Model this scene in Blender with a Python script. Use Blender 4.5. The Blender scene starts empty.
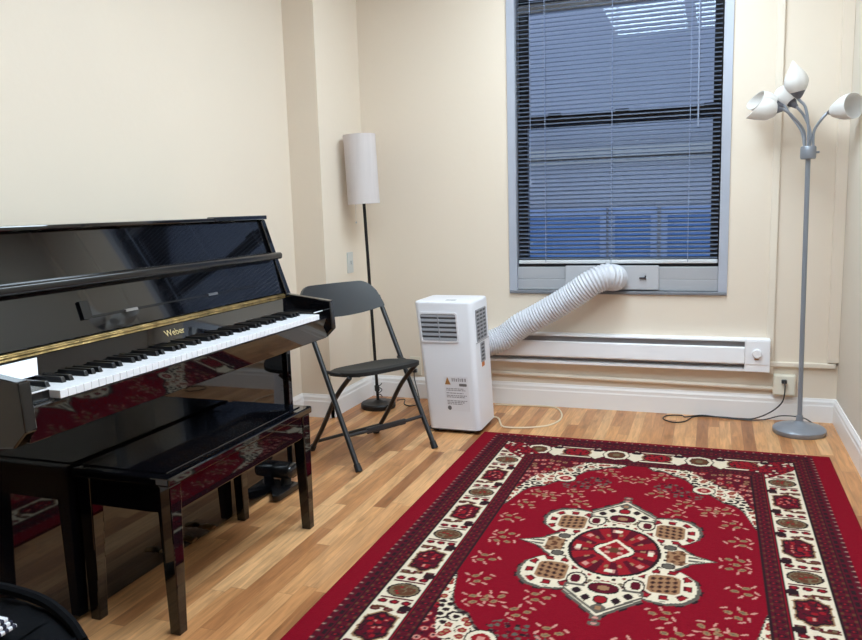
import bpy, bmesh, math, random
import numpy as np
from mathutils import Vector, Matrix
random.seed(4)
S = bpy.context.scene
COL = S.collection
PI = math.pi

# ------------------------------------------------------------------ helpers
def s2l(c):
    return tuple((v/255/12.92 if v/255 <= .04045 else ((v/255+.055)/1.055)**2.4) for v in c)

def mat(name, rgb, rough=.5, metal=0, spec=.5, coat=0, bump=0, bscale=80, var=0, vscale=6, emit=None, estr=0, stretch=(1, 1, 1), aniso=None):
    m = bpy.data.materials.new(name); m.use_nodes = True
    nt = m.node_tree; b = nt.nodes['Principled BSDF']
    col = (*s2l(rgb), 1)
    b.inputs['Base Color'].default_value = col
    b.inputs['Roughness'].default_value = rough
    b.inputs['Metallic'].default_value = metal
    b.inputs['Specular IOR Level'].default_value = spec
    b.inputs['Coat Weight'].default_value = coat
    b.inputs['Coat Roughness'].default_value = .03
    if emit:
        b.inputs['Emission Color'].default_value = (*s2l(emit), 1); b.inputs['Emission Strength'].default_value = estr
    if bump or var:
        tc = nt.nodes.new('ShaderNodeTexCoord'); mp = nt.nodes.new('ShaderNodeMapping')
        mp.inputs['Scale'].default_value = stretch
        nt.links.new(tc.outputs['Object'], mp.inputs['Vector'])
    if var:
        n = nt.nodes.new('ShaderNodeTexNoise'); n.inputs['Scale'].default_value = vscale; n.inputs['Detail'].default_value = 5
        nt.links.new(mp.outputs[0], n.inputs['Vector'])
        mr = nt.nodes.new('ShaderNodeMapRange'); mr.inputs[1].default_value = .3; mr.inputs[2].default_value = .7
        mr.inputs[3].default_value = 1-var; mr.inputs[4].default_value = 1+var
        nt.links.new(n.outputs['Fac'], mr.inputs[0])
        mx = nt.nodes.new('ShaderNodeVectorMath'); mx.operation = 'SCALE'; mx.inputs[0].default_value = col[:3]
        nt.links.new(mr.outputs[0], mx.inputs['Scale'])
        nt.links.new(mx.outputs[0], b.inputs['Base Color'])
    if bump:
        n2 = nt.nodes.new('ShaderNodeTexNoise'); n2.inputs['Scale'].default_value = bscale; n2.inputs['Detail'].default_value = 4
        nt.links.new(mp.outputs[0], n2.inputs['Vector'])
        bp = nt.nodes.new('ShaderNodeBump'); bp.inputs['Strength'].default_value = bump; bp.inputs['Distance'].default_value = .01
        nt.links.new(n2.outputs['Fac'], bp.inputs['Height']); nt.links.new(bp.outputs[0], b.inputs['Normal'])
    return m

def wloc(o):
    v = Vector((0, 0, 0))
    while o:
        v = v + o.location; o = o.parent
    return v

def link(o, parent=None):
    COL.objects.link(o)
    if parent: o.parent = parent
    return o

def obj(name, bm, m, parent=None, org=None, smooth=False, local=False, kind=None):
    """link a bmesh built in world coordinates as one object (origin at the parent's base, or at org)"""
    if not local:
        d = -(wloc(parent) if parent else Vector(org or (0, 0, 0)))
        bmesh.ops.translate(bm, verts=bm.verts, vec=d)
    bmesh.ops.recalc_face_normals(bm, faces=bm.faces)
    me = bpy.data.meshes.new(name); bm.to_mesh(me); bm.free()
    for mm in (m if isinstance(m, (list, tuple)) else [m]): me.materials.append(mm)
    if smooth:
        for p in me.polygons: p.use_smooth = True
        try: me.set_sharp_from_angle(angle=math.radians(35))
        except Exception: pass
    o = bpy.data.objects.new(name, me)
    if not parent and org: o.location = org
    link(o, parent)
    if kind: o['kind'] = kind
    return o

def tag(o, label, cat, group=None):
    o['label'] = label; o['category'] = cat
    if group: o['group'] = group
    return o

def thing(name, label, cat, loc=(0, 0, 0), group=None):
    o = bpy.data.objects.new(name, None); o.location = loc; o.empty_display_size = .1
    link(o); return tag(o, label, cat, group)

def BM(): return bmesh.new()

def bevel(bm, edges, w, seg=2):
    if edges: bmesh.ops.bevel(bm, geom=list(edges), offset=w, segments=seg, profile=.5, affect='EDGES')

def box(bm, x0, x1, y0, y1, z0, z1, bv=0, seg=2):
    t = bmesh.new()
    bmesh.ops.create_cube(t, size=1)
    for v in t.verts:
        v.co = Vector((x0+(x1-x0)*(v.co.x+.5), y0+(y1-y0)*(v.co.y+.5), z0+(z1-z0)*(v.co.z+.5)))
    if bv: bevel(t, t.edges, bv, seg)
    merge(bm, t); return bm

def merge(bm, t, mi=None):
    if mi is not None:
        for f in t.faces: f.material_index = mi
    me = bpy.data.meshes.new('tmp'); t.to_mesh(me); t.free(); bm.from_mesh(me); bpy.data.meshes.remove(me)

def prism(bm, pts, axis, a0, a1, bv=0, seg=2):
    """extrude a polygon given in the two other axes along axis"""
    t = bmesh.new()
    def mk(p, a):
        if axis == 1: return (p[0], a, p[1])
        if axis == 0: return (a, p[0], p[1])
        return (p[0], p[1], a)
    lo = [t.verts.new(mk(p, a0)) for p in pts]; hi = [t.verts.new(mk(p, a1)) for p in pts]
    t.faces.new(lo); t.faces.new(hi[::-1])
    n = len(pts)
    for i in range(n): t.faces.new((lo[i], lo[(i+1) % n], hi[(i+1) % n], hi[i]))
    bmesh.ops.recalc_face_normals(t, faces=t.faces)
    if bv: bevel(t, t.edges, bv, seg)
    merge(bm, t); return bm

def smooth_path(pts, n=8):
    pts = [Vector(p) for p in pts]
    P = [2*pts[0]-pts[1]]+pts+[2*pts[-1]-pts[-2]]
    out = []
    for i in range(1, len(P)-2):
        for k in range(n):
            t = k/n; a, b, c, d = P[i-1], P[i], P[i+1], P[i+2]
            out.append(.5*((2*b)+(c-a)*t+(2*a-5*b+4*c-d)*t*t+(3*b-a-3*c+d)*t**3))
    out.append(pts[-1]); return out

def tube(bm, path, r, seg=10, cap=True):
    """sweep a circle; r is a number or a list per point"""
    path = [Vector(p) for p in path]; n = len(path)
    rr = r if isinstance(r, (list, tuple)) else [r]*n
    T = []
    for i in range(n):
        d = path[min(i+1, n-1)]-path[max(i-1, 0)]
        T.append(d.normalized())
    up = Vector((0, 0, 1)) if abs(T[0].z) < .9 else Vector((1, 0, 0))
    N = (up-T[0]*up.dot(T[0])).normalized()
    rings = []
    for i in range(n):
        if i: N = (N-T[i]*N.dot(T[i])).normalized()
        B = T[i].cross(N)
        rings.append([bm.verts.new(path[i]+(N*math.cos(2*PI*k/seg)+B*math.sin(2*PI*k/seg))*rr[i]) for k in range(seg)])
    for a, b in zip(rings, rings[1:]):
        for k in range(seg): bm.faces.new((a[k], a[(k+1) % seg], b[(k+1) % seg], b[k]))
    if cap:
        bm.faces.new(rings[0][::-1]); bm.faces.new(rings[-1])
    return bm

def lathe(bm, prof, c=(0, 0, 0), seg=32, M=None):
    """revolve (r, z) about z; c is the base"""
    rings = []
    for r, z in prof:
        if r < 1e-6: rings.append([bm.verts.new((0, 0, z))])
        else: rings.append([bm.verts.new((r*math.cos(2*PI*k/seg), r*math.sin(2*PI*k/seg), z)) for k in range(seg)])
    for a, b in zip(rings, rings[1:]):
        for k in range(seg):
            k2 = (k+1) % seg
            if len(a) == 1 and len(b) == 1: continue
            if len(a) == 1: bm.faces.new((a[0], b[k2], b[k]))
            elif len(b) == 1: bm.faces.new((a[k], a[k2], b[0]))
            else: bm.faces.new((a[k], a[k2], b[k2], b[k]))
    vs = [v for R in rings for v in R]
    if M is not None: bmesh.ops.transform(bm, matrix=M, verts=vs)
    bmesh.ops.translate(bm, verts=vs, vec=c)
    return bm

def rrect(x0, x1, z0, z1, r, n=5):
    out = []
    for cx, cz, a in ((x1-r, z1-r, 0), (x0+r, z1-r, 90), (x0+r, z0+r, 180), (x1-r, z0+r, 270)):
        for k in range(n+1):
            t = math.radians(a+90*k/n); out.append((cx+r*math.cos(t), cz+r*math.sin(t)))
    return out

def ring_prism(bm, outer, inner, axis, a0, a1):
    """a frame: outer and inner loops with the same point count"""
    def mk(p, a):
        if axis == 1: return (p[0], a, p[1])
        if axis == 0: return (a, p[0], p[1])
        return (p[0], p[1], a)
    L = [[bm.verts.new(mk(p, a)) for p in lp] for lp, a in ((outer, a0), (outer, a1), (inner, a1), (inner, a0))]
    n = len(outer)
    for q in range(4):
        A, B = L[q], L[(q+1) % 4]
        for i in range(n): bm.faces.new((A[i], A[(i+1) % n], B[(i+1) % n], B[i]))
    return bm

def text_mesh(name, body, size, m, parent, M, extrude=.0006):
    cu = bpy.data.curves.new(name, 'FONT'); cu.body = body; cu.size = size; cu.extrude = extrude
    cu.align_x = 'CENTER'; cu.align_y = 'CENTER'; cu.shear = .25
    t = bpy.data.objects.new(name, cu); COL.objects.link(t)
    dg = bpy.context.evaluated_depsgraph_get()
    me = bpy.data.meshes.new_from_object(t.evaluated_get(dg))
    bpy.data.objects.remove(t); bpy.data.curves.remove(cu)
    me.name = name; me.transform(Matrix.Translation(-wloc(parent)) @ M)
    me.materials.clear(); me.materials.append(m)
    o = bpy.data.objects.new(name, me); link(o, parent); return o

# ------------------------------------------------------------------ camera
f, yaw, pitch, roll, camz = 773.84, .350529, .144741, -.0290797, 1.102
cy, sy = math.cos(yaw), math.sin(yaw)
F0 = Vector((-sy, cy, 0)); R0 = Vector((cy, sy, 0)); U0 = Vector((0, 0, 1))
F1 = F0*math.cos(pitch)-U0*math.sin(pitch); U1 = U0*math.cos(pitch)+F0*math.sin(pitch)
R2 = R0*math.cos(roll)+U1*math.sin(roll); U2 = U1*math.cos(roll)-R0*math.sin(roll)
cd = bpy.data.cameras.new('camera'); cam = bpy.data.objects.new('camera', cd); COL.objects.link(cam)
cd.sensor_width = 36; cd.lens = f/862*36; cd.clip_start = .02
Mx = Matrix((( R2.x, U2.x, -F1.x, 0), (R2.y, U2.y, -F1.y, 0), (R2.z, U2.z, -F1.z, camz), (0, 0, 0, 1)))
cam.matrix_world = Mx
S.camera = cam

# ------------------------------------------------------------------ materials
M_wall = mat('cream_wall_paint', (228, 213, 195), .55, bump=.06, bscale=35, var=.012, vscale=2)
M_wallr = mat('right_wall_darker_tone', (214, 204, 190), .5, bump=.06, bscale=35, var=.012, vscale=2)  # right wall set a little darker than the other walls
M_ceil = mat('ceiling_paint', (238, 236, 230), .8, bump=.05)
M_trim = mat('white_trim_paint', (238, 234, 232), .35, bump=.02, bscale=20)
M_pipe = mat('cream_pipe_paint', (229, 216, 199), .45, bump=.03, bscale=40)
M_pblack = mat('black_piano_lacquer', (9, 9, 12), .035, spec=.55, coat=.25, var=.1)
M_pblack2 = mat('black_satin_lacquer', (20, 19, 20), .22, spec=.5, var=.1)
M_felt = mat('black_key_block', (14, 14, 16), .25, var=.1)
M_ivory = mat('white_key_plastic', (238, 238, 242), .25, var=.01)
M_ebony = mat('black_key_plastic', (14, 14, 17), .3, var=.1)
M_brass = mat('glint_spotted_brass', (172, 146, 98), .42, metal=1, var=.55, vscale=22, bump=.8, bscale=26)  # strong colour spots stand in for the hinge's alternating highlights
M_gold = mat('gold_lettering', (190, 170, 120), .35, metal=.6, var=.05)
M_steel = mat('hinge_steel', (185, 185, 185), .3, metal=1, var=.05)
M_chair = mat('black_chair_enamel', (38, 38, 41), .38, var=.08)
M_seat = mat('dark_grey_seat_plastic', (38, 38, 38), .6, spec=.25, var=.05, bump=.05, bscale=200)
M_rub = mat('black_rubber', (24, 24, 26), .6, var=.1)
M_ac = mat('white_appliance_plastic', (226, 224, 228), .4, var=.01)
M_acg = mat('grey_grille_plastic', (150, 150, 155), .45, var=.03)
M_acd = mat('dark_grille_void', (78, 78, 82), .6, var=.1)
M_hose = mat('white_hose_plastic', (204, 204, 210), .42, var=.02)
M_winf = mat('grey_window_metal', (176, 180, 192), .35, metal=.1, var=.03)
M_sash = mat('dark_bronze_sash', (44, 45, 52), .4, var=.1)
M_sill = mat('grey_sill_metal', (120, 122, 128), .4, var=.05)
M_sashg = mat('light_grey_sash_rail', (168, 168, 172), .4, var=.03)
M_kit = mat('grey_white_panel', (184, 184, 188), .4, var=.02)
M_slat = mat('grey_blind_slat', (78, 86, 102), .45, var=.02)
M_rail = mat('blind_rail_paint', (205, 207, 210), .4, var=.02)
M_cordw = mat('white_cord', (130, 140, 162), .6, var=.03)
M_heat = mat('white_heater_enamel', (240, 238, 240), .35, var=.01)
M_heatd = mat('dark_heater_slot', (150, 145, 146), .6, var=.1)
M_greyl = mat('grey_lamp_enamel', (138, 142, 150), .35, metal=.25, var=.03)
M_greyd = mat('dark_grey_lamp_socket', (96, 96, 104), .45, var=.05)
M_lblk = mat('black_lamp_metal', (26, 24, 24), .4, spec=.3, var=.05)
M_plate = mat('cream_plate', (228, 220, 202), .4, var=.02)
M_plateg = mat('grey_plate', (196, 196, 192), .4, var=.02)
M_cordb = mat('black_cord', (36, 36, 38), .5, var=.05)
M_cordc = mat('cream_cord', (222, 204, 176), .5, var=.03)
M_paper = mat('white_paper', (240, 242, 250), .7, var=.01)
M_bag = mat('charcoal_bag_cloth', (14, 15, 18), .9, spec=.08, var=.3, vscale=12, bump=.4, bscale=30)
M_orange = mat('orange_sticker', (205, 120, 60), .5, var=.15, vscale=60)
M_amber = mat('amber_warning_ink', (172, 120, 66), .5, var=.1)
M_ink = mat('grey_label_ink', (158, 152, 155), .5, var=.1)
M_inkd = mat('dark_label_ink', (112, 106, 106), .5, var=.1)
M_label = mat('clear_label_film', (224, 221, 225), .35, var=.01)

def shade_mat(name, rgb, trans=.35, vary=True):
    m = mat(name, rgb, .7, var=.05 if vary else 0, vscale=60, stretch=(1, 1, .05))
    nt = m.node_tree; b = nt.nodes['Principled BSDF']; out = nt.nodes['Material Output']
    tl = nt.nodes.new('ShaderNodeBsdfTranslucent'); tl.inputs[0].default_value = (*s2l(rgb), 1)
    mx = nt.nodes.new('ShaderNodeMixShader'); mx.inputs[0].default_value = trans
    nt.links.new(b.outputs[0], mx.inputs[1]); nt.links.new(tl.outputs[0], mx.inputs[2]); nt.links.new(mx.outputs[0], out.inputs[0])
    return m
M_shade = shade_mat('white_linen_shade', (232, 224, 222))
M_tulip = shade_mat('frosted_white_shade', (238, 234, 230), .3, False)

def glass_mat():
    m = bpy.data.materials.new('window_glass'); m.use_nodes = True
    nt = m.node_tree; nt.nodes.clear()
    out = nt.nodes.new('ShaderNodeOutputMaterial'); tr = nt.nodes.new('ShaderNodeBsdfTransparent'); gl = nt.nodes.new('ShaderNodeBsdfGlossy')
    tr.inputs[0].default_value = (.93, .96, .97, 1); gl.inputs['Roughness'].default_value = .01
    fr = nt.nodes.new('ShaderNodeFresnel'); fr.inputs[0].default_value = 1.6
    mx = nt.nodes.new('ShaderNodeMixShader')
    nt.links.new(fr.outputs[0], mx.inputs[0]); nt.links.new(tr.outputs[0], mx.inputs[1]); nt.links.new(gl.outputs[0], mx.inputs[2])
    nt.links.new(mx.outputs[0], out.inputs[0]); return m
M_glass = glass_mat()

def emit_mat(name, rgb, st):
    m = bpy.data.materials.new(name); m.use_nodes = True
    nt = m.node_tree; nt.nodes.clear()
    out = nt.nodes.new('ShaderNodeOutputMaterial'); e = nt.nodes.new('ShaderNodeEmission')
    e.inputs[0].default_value = (*rgb, 1); e.inputs[1].default_value = st
    nt.links.new(e.outputs[0], out.inputs[0]); return m

def floor_mat():
    m = bpy.data.materials.new('oak_strip_floor'); m.use_nodes = True
    nt = m.node_tree; b = nt.nodes['Principled BSDF']; N = nt.nodes; L = nt.links
    tc = N.new('ShaderNodeTexCoord'); sp = N.new('ShaderNodeSeparateXYZ'); L.new(tc.outputs['Object'], sp.inputs[0])
    def mth(op, a, bb=None, c=None):
        n = N.new('ShaderNodeMath'); n.operation = op
        for i, v in enumerate((a, bb, c)):
            if v is None: continue
            if isinstance(v, (int, float)): n.inputs[i].default_value = v
            else: L.new(v, n.inputs[i])
        return n.outputs[0]
    W_, LN = .051, .68
    xs = mth('DIVIDE', sp.outputs[0], W_); ix = mth('FLOOR', xs); fx = mth('FRACT', xs)
    w1 = N.new('ShaderNodeTexWhiteNoise'); w1.noise_dimensions = '1D'; L.new(ix, w1.inputs['W'])
    ys = mth('ADD', mth('DIVIDE', sp.outputs[1], LN), mth('MULTIPLY', w1.outputs[0], 7.3)); iy = mth('FLOOR', ys); fy = mth('FRACT', ys)
    cb = N.new('ShaderNodeCombineXYZ'); L.new(ix, cb.inputs[0]); L.new(iy, cb.inputs[1])
    w2 = N.new('ShaderNodeTexWhiteNoise'); w2.noise_dimensions = '2D'; L.new(cb.outputs[0], w2.inputs['Vector'])
    rp = N.new('ShaderNodeValToRGB'); L.new(w2.outputs[0], rp.inputs[0])
    cols = [(0, (150, 96, 58)), (.14, (178, 120, 75)), (.35, (199, 142, 92)), (.6, (210, 154, 103)), (.85, (218, 168, 118)), (1, (176, 116, 70))]
    e = rp.color_ramp.elements
    while len(e) < len(cols): e.new(.5)
    for el, (p, c) in zip(e, cols): el.position = p; el.color = (*s2l(c), 1)
    # grain, streaks and knots along the strip
    off = N.new('ShaderNodeVectorMath'); off.operation = 'SCALE'; L.new(w2.outputs['Color'], off.inputs[0]); off.inputs['Scale'].default_value = 9
    ad = N.new('ShaderNodeVectorMath'); ad.operation = 'ADD'; L.new(tc.outputs['Object'], ad.inputs[0]); L.new(off.outputs[0], ad.inputs[1])
    mp = N.new('ShaderNodeMapping'); mp.inputs['Scale'].default_value = (46, 4.2, 1); L.new(ad.outputs[0], mp.inputs[0])
    n1 = N.new('ShaderNodeTexNoise'); n1.inputs['Scale'].default_value = 1.6; n1.inputs['Detail'].default_value = 6; n1.inputs['Distortion'].default_value = .6; L.new(mp.outputs[0], n1.inputs[0])
    g = N.new('ShaderNodeMapRange'); g.inputs[1].default_value = .3; g.inputs[2].default_value = .72; g.inputs[3].default_value = 1.16; g.inputs[4].default_value = .70; L.new(n1.outputs['Fac'], g.inputs[0])
    mp2 = N.new('ShaderNodeMapping'); mp2.inputs['Scale'].default_value = (14, 4, 1); L.new(ad.outputs[0], mp2.inputs[0])
    n2 = N.new('ShaderNodeTexNoise'); n2.inputs['Scale'].default_value = 1.3; n2.inputs['Detail'].default_value = 3; L.new(mp2.outputs[0], n2.inputs[0])
    k = N.new('ShaderNodeMapRange'); k.inputs[1].default_value = .60; k.inputs[2].default_value = .76; k.inputs[3].default_value = 1; k.inputs[4].default_value = .66; L.new(n2.outputs['Fac'], k.inputs[0])
    # joints
    ex = mth('MINIMUM', fx, mth('SUBTRACT', 1, fx)); ey = mth('MINIMUM', fy, mth('SUBTRACT', 1, fy))
    jx = N.new('ShaderNodeMapRange'); jx.inputs[1].default_value = .0; jx.inputs[2].default_value = .03; jx.inputs[3].default_value = .72; jx.inputs[4].default_value = 1; L.new(ex, jx.inputs[0])
    jy = N.new('ShaderNodeMapRange'); jy.inputs[1].default_value = .0; jy.inputs[2].default_value = .003; jy.inputs[3].default_value = .7; jy.inputs[4].default_value = 1; L.new(ey, jy.inputs[0])
    tot = mth('MULTIPLY', mth('MULTIPLY', g.outputs[0], k.outputs[0]), mth('MULTIPLY', jx.outputs[0], jy.outputs[0]))
    sc = N.new('ShaderNodeVectorMath'); sc.operation = 'SCALE'; L.new(rp.outputs[0], sc.inputs[0]); L.new(tot, sc.inputs['Scale'])
    L.new(sc.outputs[0], b.inputs['Base Color'])
    b.inputs['Roughness'].default_value = .36; b.inputs['Specular IOR Level'].default_value = .4
    return m
M_floor = floor_mat()

# ------------------------------------------------------------------ room shell
XL, XR, YB, YF, ZC = -2.075, .585, 4.122, -3.0, 2.6
WX0, WX1, WZ0, WZ1 = -1.04, .073, .622, 2.32          # window opening in the back wall
T = .16
bm = BM(); box(bm, XL-T, XR+T, YF-T, YB+T, -.1, 0); obj('floor', bm, M_floor, kind='structure')
bm = BM(); box(bm, XL-T, XR+T, YF-T, YB+T, ZC, ZC+.1); obj('ceiling', bm, M_ceil, kind='structure')
bm = BM(); box(bm, XL-T, XL, YF-T, YB+T, 0, ZC); obj('wall_left', bm, M_wall, kind='structure')
bm = BM(); box(bm, XR, XR+T, YF-T, YB+T, 0, ZC); obj('wall_right', bm, M_wallr, kind='structure')
bm = BM(); box(bm, XL, XR, YF-T, YF, 0, ZC); obj('wall_front', bm, M_wall, kind='structure')
bm = BM()
box(bm, XL, WX0, YB, YB+T, 0, ZC); box(bm, WX1, XR, YB, YB+T, 0, ZC)
box(bm, WX0, WX1, YB, YB+T, 0, WZ0); box(bm, WX0, WX1, YB, YB+T, WZ1, ZC)
obj('wall_back', bm, M_wall, kind='structure')
PX, PY = -1.897, 3.607                                     # corner pilaster
bm = BM(); box(bm, XL, PX, PY, YB, 0, ZC); obj('wall_pilaster', bm, M_wall, kind='structure')

def base_prof(h, d):
    return [(0, 0), (d, 0), (d, h*.68), (d*.82, h*.74), (d*.82, h*.86), (d*.45, h*.95), (d*.35, h), (0, h)]
bh, bd = .125, .014
bm = BM(); prism(bm, [(YB-a, z) for a, z in base_prof(bh, bd)], 0, PX, .335); obj('baseboard_back', bm, M_trim, kind='structure')
bm = BM(); prism(bm, [(YB-a, z) for a, z in base_prof(.118, .011)], 0, .335, XR); obj('baseboard_corner', bm, M_trim, kind='structure')
bm = BM(); prism(bm, [(XR-a, z) for a, z in base_prof(bh-.008, bd)], 1, YF, YB); obj('baseboard_right', bm, M_trim, kind='structure')
bm = BM(); prism(bm, [(XL+a, z) for a, z in base_prof(bh, bd)], 1, YF, PY); obj('baseboard_left', bm, M_trim, kind='structure')
bm = BM(); prism(bm, [(PX+a, z) for a, z in base_prof(bh, bd)], 1, PY-bd, YB)
prism(bm, [(PY-a, z) for a, z in base_prof(bh, bd)], 0, XL, PX+bd); obj('baseboard_pilaster', bm, M_trim, kind='structure')
bm = BM(); prism(bm, [(YF+a, z) for a, z in base_prof(bh, bd)], 0, XL, XR); obj('baseboard_front', bm, M_trim, kind='structure')
# painted pipes and raceway on the back wall
bm = BM(); tube(bm, [(-1.3, YB-.013, .178), (.30, YB-.013, .160)], .011, 10); obj('trim_1', bm, M_pipe, smooth=True, kind='structure')
bm = BM(); box(bm, .262, .296, YB-.014, YB, .232, ZC, .003); obj('trim_2', bm, M_pipe, kind='structure')
bm = BM(); box(bm, .27, .573, YB-.022, YB, .272, .296, .004); obj('trim_3', bm, M_pipe, kind='structure')
bm = BM(); box(bm, .535, XR, YB-.02, YB, .3, ZC, .002); obj('trim_4', bm, M_wall, kind='structure')

# ------------------------------------------------------------------ window
win = bpy.data.objects.new('window_1', None); win.location = (-.48, YB, WZ0); link(win); win['kind'] = 'structure'
fw = .042
bm = BM()
o_ = [(WX0, WZ0), (WX1, WZ0), (WX1, WZ1), (WX0, WZ1)]
i_ = [(WX0+fw, WZ0+.014), (WX1-fw, WZ0+.014), (WX1-fw, WZ1-fw), (WX0+fw, WZ1-fw)]
ring_prism(bm, o_, i_, 1, YB-.008, YB+T-.01)
obj('window_frame', bm, M_winf, win)
gx0, gx1 = WX0+fw, WX1-fw
bm = BM(); box(bm, WX0+.002, WX1-.002, YB-.014, YB+.05, WZ0+.001, WZ0+.017, .003); obj('window_sill', bm, M_sill, win)
# lower sash (dark stiles, light bottom rail), upper sash behind it
bm = BM()
box(bm, gx0, gx0+.052, YB+.052, YB+.09, .70, 1.56); box(bm, gx1-.042, gx1, YB+.052, YB+.09, .70, 1.56)
box(bm, gx0, gx1, YB+.05, YB+.092, 1.512, 1.56, .003); box(bm, gx0, gx1, YB+.04, YB+.09, .70, .806)
low = obj('lower_sash', bm, M_sash, win)
bm = BM()
for cx in (-.80, -.45, -.02): box(bm, cx-.035, cx+.035, YB+.048, YB+.085, 1.56, 1.574, .003)
obj('sash_lock', bm, M_sash, low)
bm = BM(); box(bm, gx0, gx1, YB+.012, YB+.07, .641, .70, .003); box(bm, gx0, gx1, YB+.012, YB+.03, .70, .765, .003); box(bm, gx0, gx1, YB+.014, YB+.022, .696, .70)
obj('bottom_rail', bm, M_sashg, win)
bm = BM()
box(bm, gx0, gx0+.052, YB+.1, YB+.138, 1.52, WZ1-fw); box(bm, gx1-.042, gx1, YB+.1, YB+.138, 1.52, WZ1-fw)
box(bm, gx0, gx1, YB+.1, YB+.14, 1.50, 1.545)
box(bm, gx0, gx1, YB+.1, YB+.138, 2.145, 2.165)
obj('upper_sash', bm, M_sash, win)
bm = BM(); box(bm, gx0, gx1, YB+.095, YB+.14, 2.10, 2.145, .004); obj('head_rail', bm, M_sashg, win)
bm = BM(); box(bm, gx0+.05, gx1-.04, YB+.068, YB+.072, .75, 1.515); obj('glass_pane', bm, M_glass, win)
bm = BM(); box(bm, gx0+.05, gx1-.04, YB+.116, YB+.12, 1.54, 2.11); obj('glass_pane', bm, M_glass, win)

# ------------------------------------------------------------------ blind
bl = thing('window_blind', 'grey horizontal slat blind with open slats hanging in the window', 'blind', (-.478, YB+.028, .785))
by = YB+.026
bx0, bx1 = gx0+.006, gx1-.004
bm = BM(); box(bm, bx0, bx1, by-.012, by+.014, 2.23, 2.27, .003); obj('headrail', bm, M_rail, bl)
bm = BM(); box(bm, bx0, bx1, by-.013, by+.013, .782, .802, .004); obj('bottom_rail', bm, M_rail, bl)
def slat_mesh():
    bm = BM(); n = 4; wd = .025; tilt = math.radians(22); rows = []
    for k in range(n+1):
        t = k/n-.5; y = t*wd; z = .0022*(1-4*t*t)
        y2 = y*math.cos(tilt)-z*math.sin(tilt); z2 = y*math.sin(tilt)+z*math.cos(tilt)
        rows.append([(bx0+.003, y2, z2), (bx1-.003, y2, z2)])
    up = [[bm.verts.new((p[0], p[1], p[2]+.0004)) for p in r] for r in rows]
    dn = [[bm.verts.new((p[0], p[1], p[2]-.0004)) for p in r] for r in rows]
    for G in (up, dn):
        for a, b in zip(G, G[1:]): bm.faces.new((a[0], a[1], b[1], b[0]))
    for a, b in ((0, 0), (n, n)): bm.faces.new((up[a][0], up[a][1], dn[a][1], dn[a][0]))
    bmesh.ops.recalc_face_normals(bm, faces=bm.faces)
    bmesh.ops.translate(bm, verts=bm.verts, vec=(.478, 0, 0))
    me = bpy.data.meshes.new('slat'); bm.to_mesh(me); bm.free(); me.materials.append(M_slat)
    for p in me.polygons: p.use_smooth = True
    return me
sl = slat_mesh(); z = .812
while z < 2.225:
    o = bpy.data.objects.new('slat', sl); link(o, bl); o.location = (0, by-bl.location.y, z-bl.location.z); z += .0221
for cx in (-.843, -.497, -.117):
    bm = BM()
    for dy in (-.0125, .0125): tube(bm, [(cx, by+dy, .79), (cx, by+dy, 2.24)], .0014 if dy > 0 else .002, 6)
    obj('ladder_cord', bm, M_cordw, bl)
bm = BM(); tube(bm, [(-.083, by-.02, 2.22), (-.079, by-.022, 1.455)], .0042, 8); obj('tilt_wand', bm, M_cordw, bl, smooth=True)
bm = BM(); tube(bm, [(-.918, by-.019, 2.22), (-.921, by-.02, 1.24)], .0018, 6); tube(bm, [(-.921, by-.02, 1.24), (-.921, by-.02, 1.205)], [.003, .006], 8); obj('lift_cord', bm, M_cordw, bl)

# vent panel of the window, with its hole and latch
vp = thing('window_vent_panel', 'grey white vent panel set in the bottom of the window, hose plugged into it', 'panel', (-.495, YB+.01, .64))
bm = BM(); prism(bm, rrect(-.735, -.255, .648, .772, .006), 1, YB-.004, YB+.011, .002); obj('panel', bm, M_kit, vp)
bm = BM(); box(bm, -.352, -.318, YB-.012, YB-.004, .705, .713, .002); box(bm, -.325, -.318, YB-.016, YB-.004, .705, .722, .001); obj('latch', bm, M_sash, vp)
bm = BM(); tube(bm, [(-.475, YB-.031, .712), (-.475, YB-.004, .712)], .058, 32); obj('hose_collar', bm, M_kit, vp, smooth=True)

# ------------------------------------------------------------------ outdoors
M_bwall = mat('grey_facade', (176, 172, 172), .8, var=.06, vscale=1.2)
M_bledge = mat('beige_ledge_stone', (190, 180, 165), .7, var=.05)
M_bwin = mat('dark_blue_glass', (94, 126, 166), .2, var=.08, vscale=2)
M_bjamb = mat('pale_blue_jamb', (146, 158, 180), .6, var=.05)
nb = thing('neighbouring_building', 'grey blue building facade with a pale ledge outside the window', 'building', (-.5, 6.6, -3))
bm = BM(); box(bm, -7, 6, 6.5, 6.9, -3, 7); obj('wall', bm, M_bwall, nb)
bm = BM(); box(bm, -7, 6, 6.40, 6.5, 1.46, 1.53, .01); box(bm, -7, 6, 6.44, 6.5, 1.42, 1.45, .005); obj('ledge', bm, M_bledge, nb)
for x0, x1 in ((-2.1, -1.62), (-1.46, -.87), (-.75, -.47), (-.34, .25), (.45, .95)):
    bm = BM(); ring_prism(bm, [(x0-.05, -.6), (x1+.05, -.6), (x1+.05, 1.06), (x0-.05, 1.06)], [(x0, -.55), (x1, -.55), (x1, 1.0), (x0, 1.0)], 1, 6.47, 6.5)
    w = obj('window', bm, M_bjamb, nb)
    bm = BM(); box(bm, x0, x1, 6.485, 6.5, -.55, 1.0); obj('pane', bm, M_bwin, w)

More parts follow.
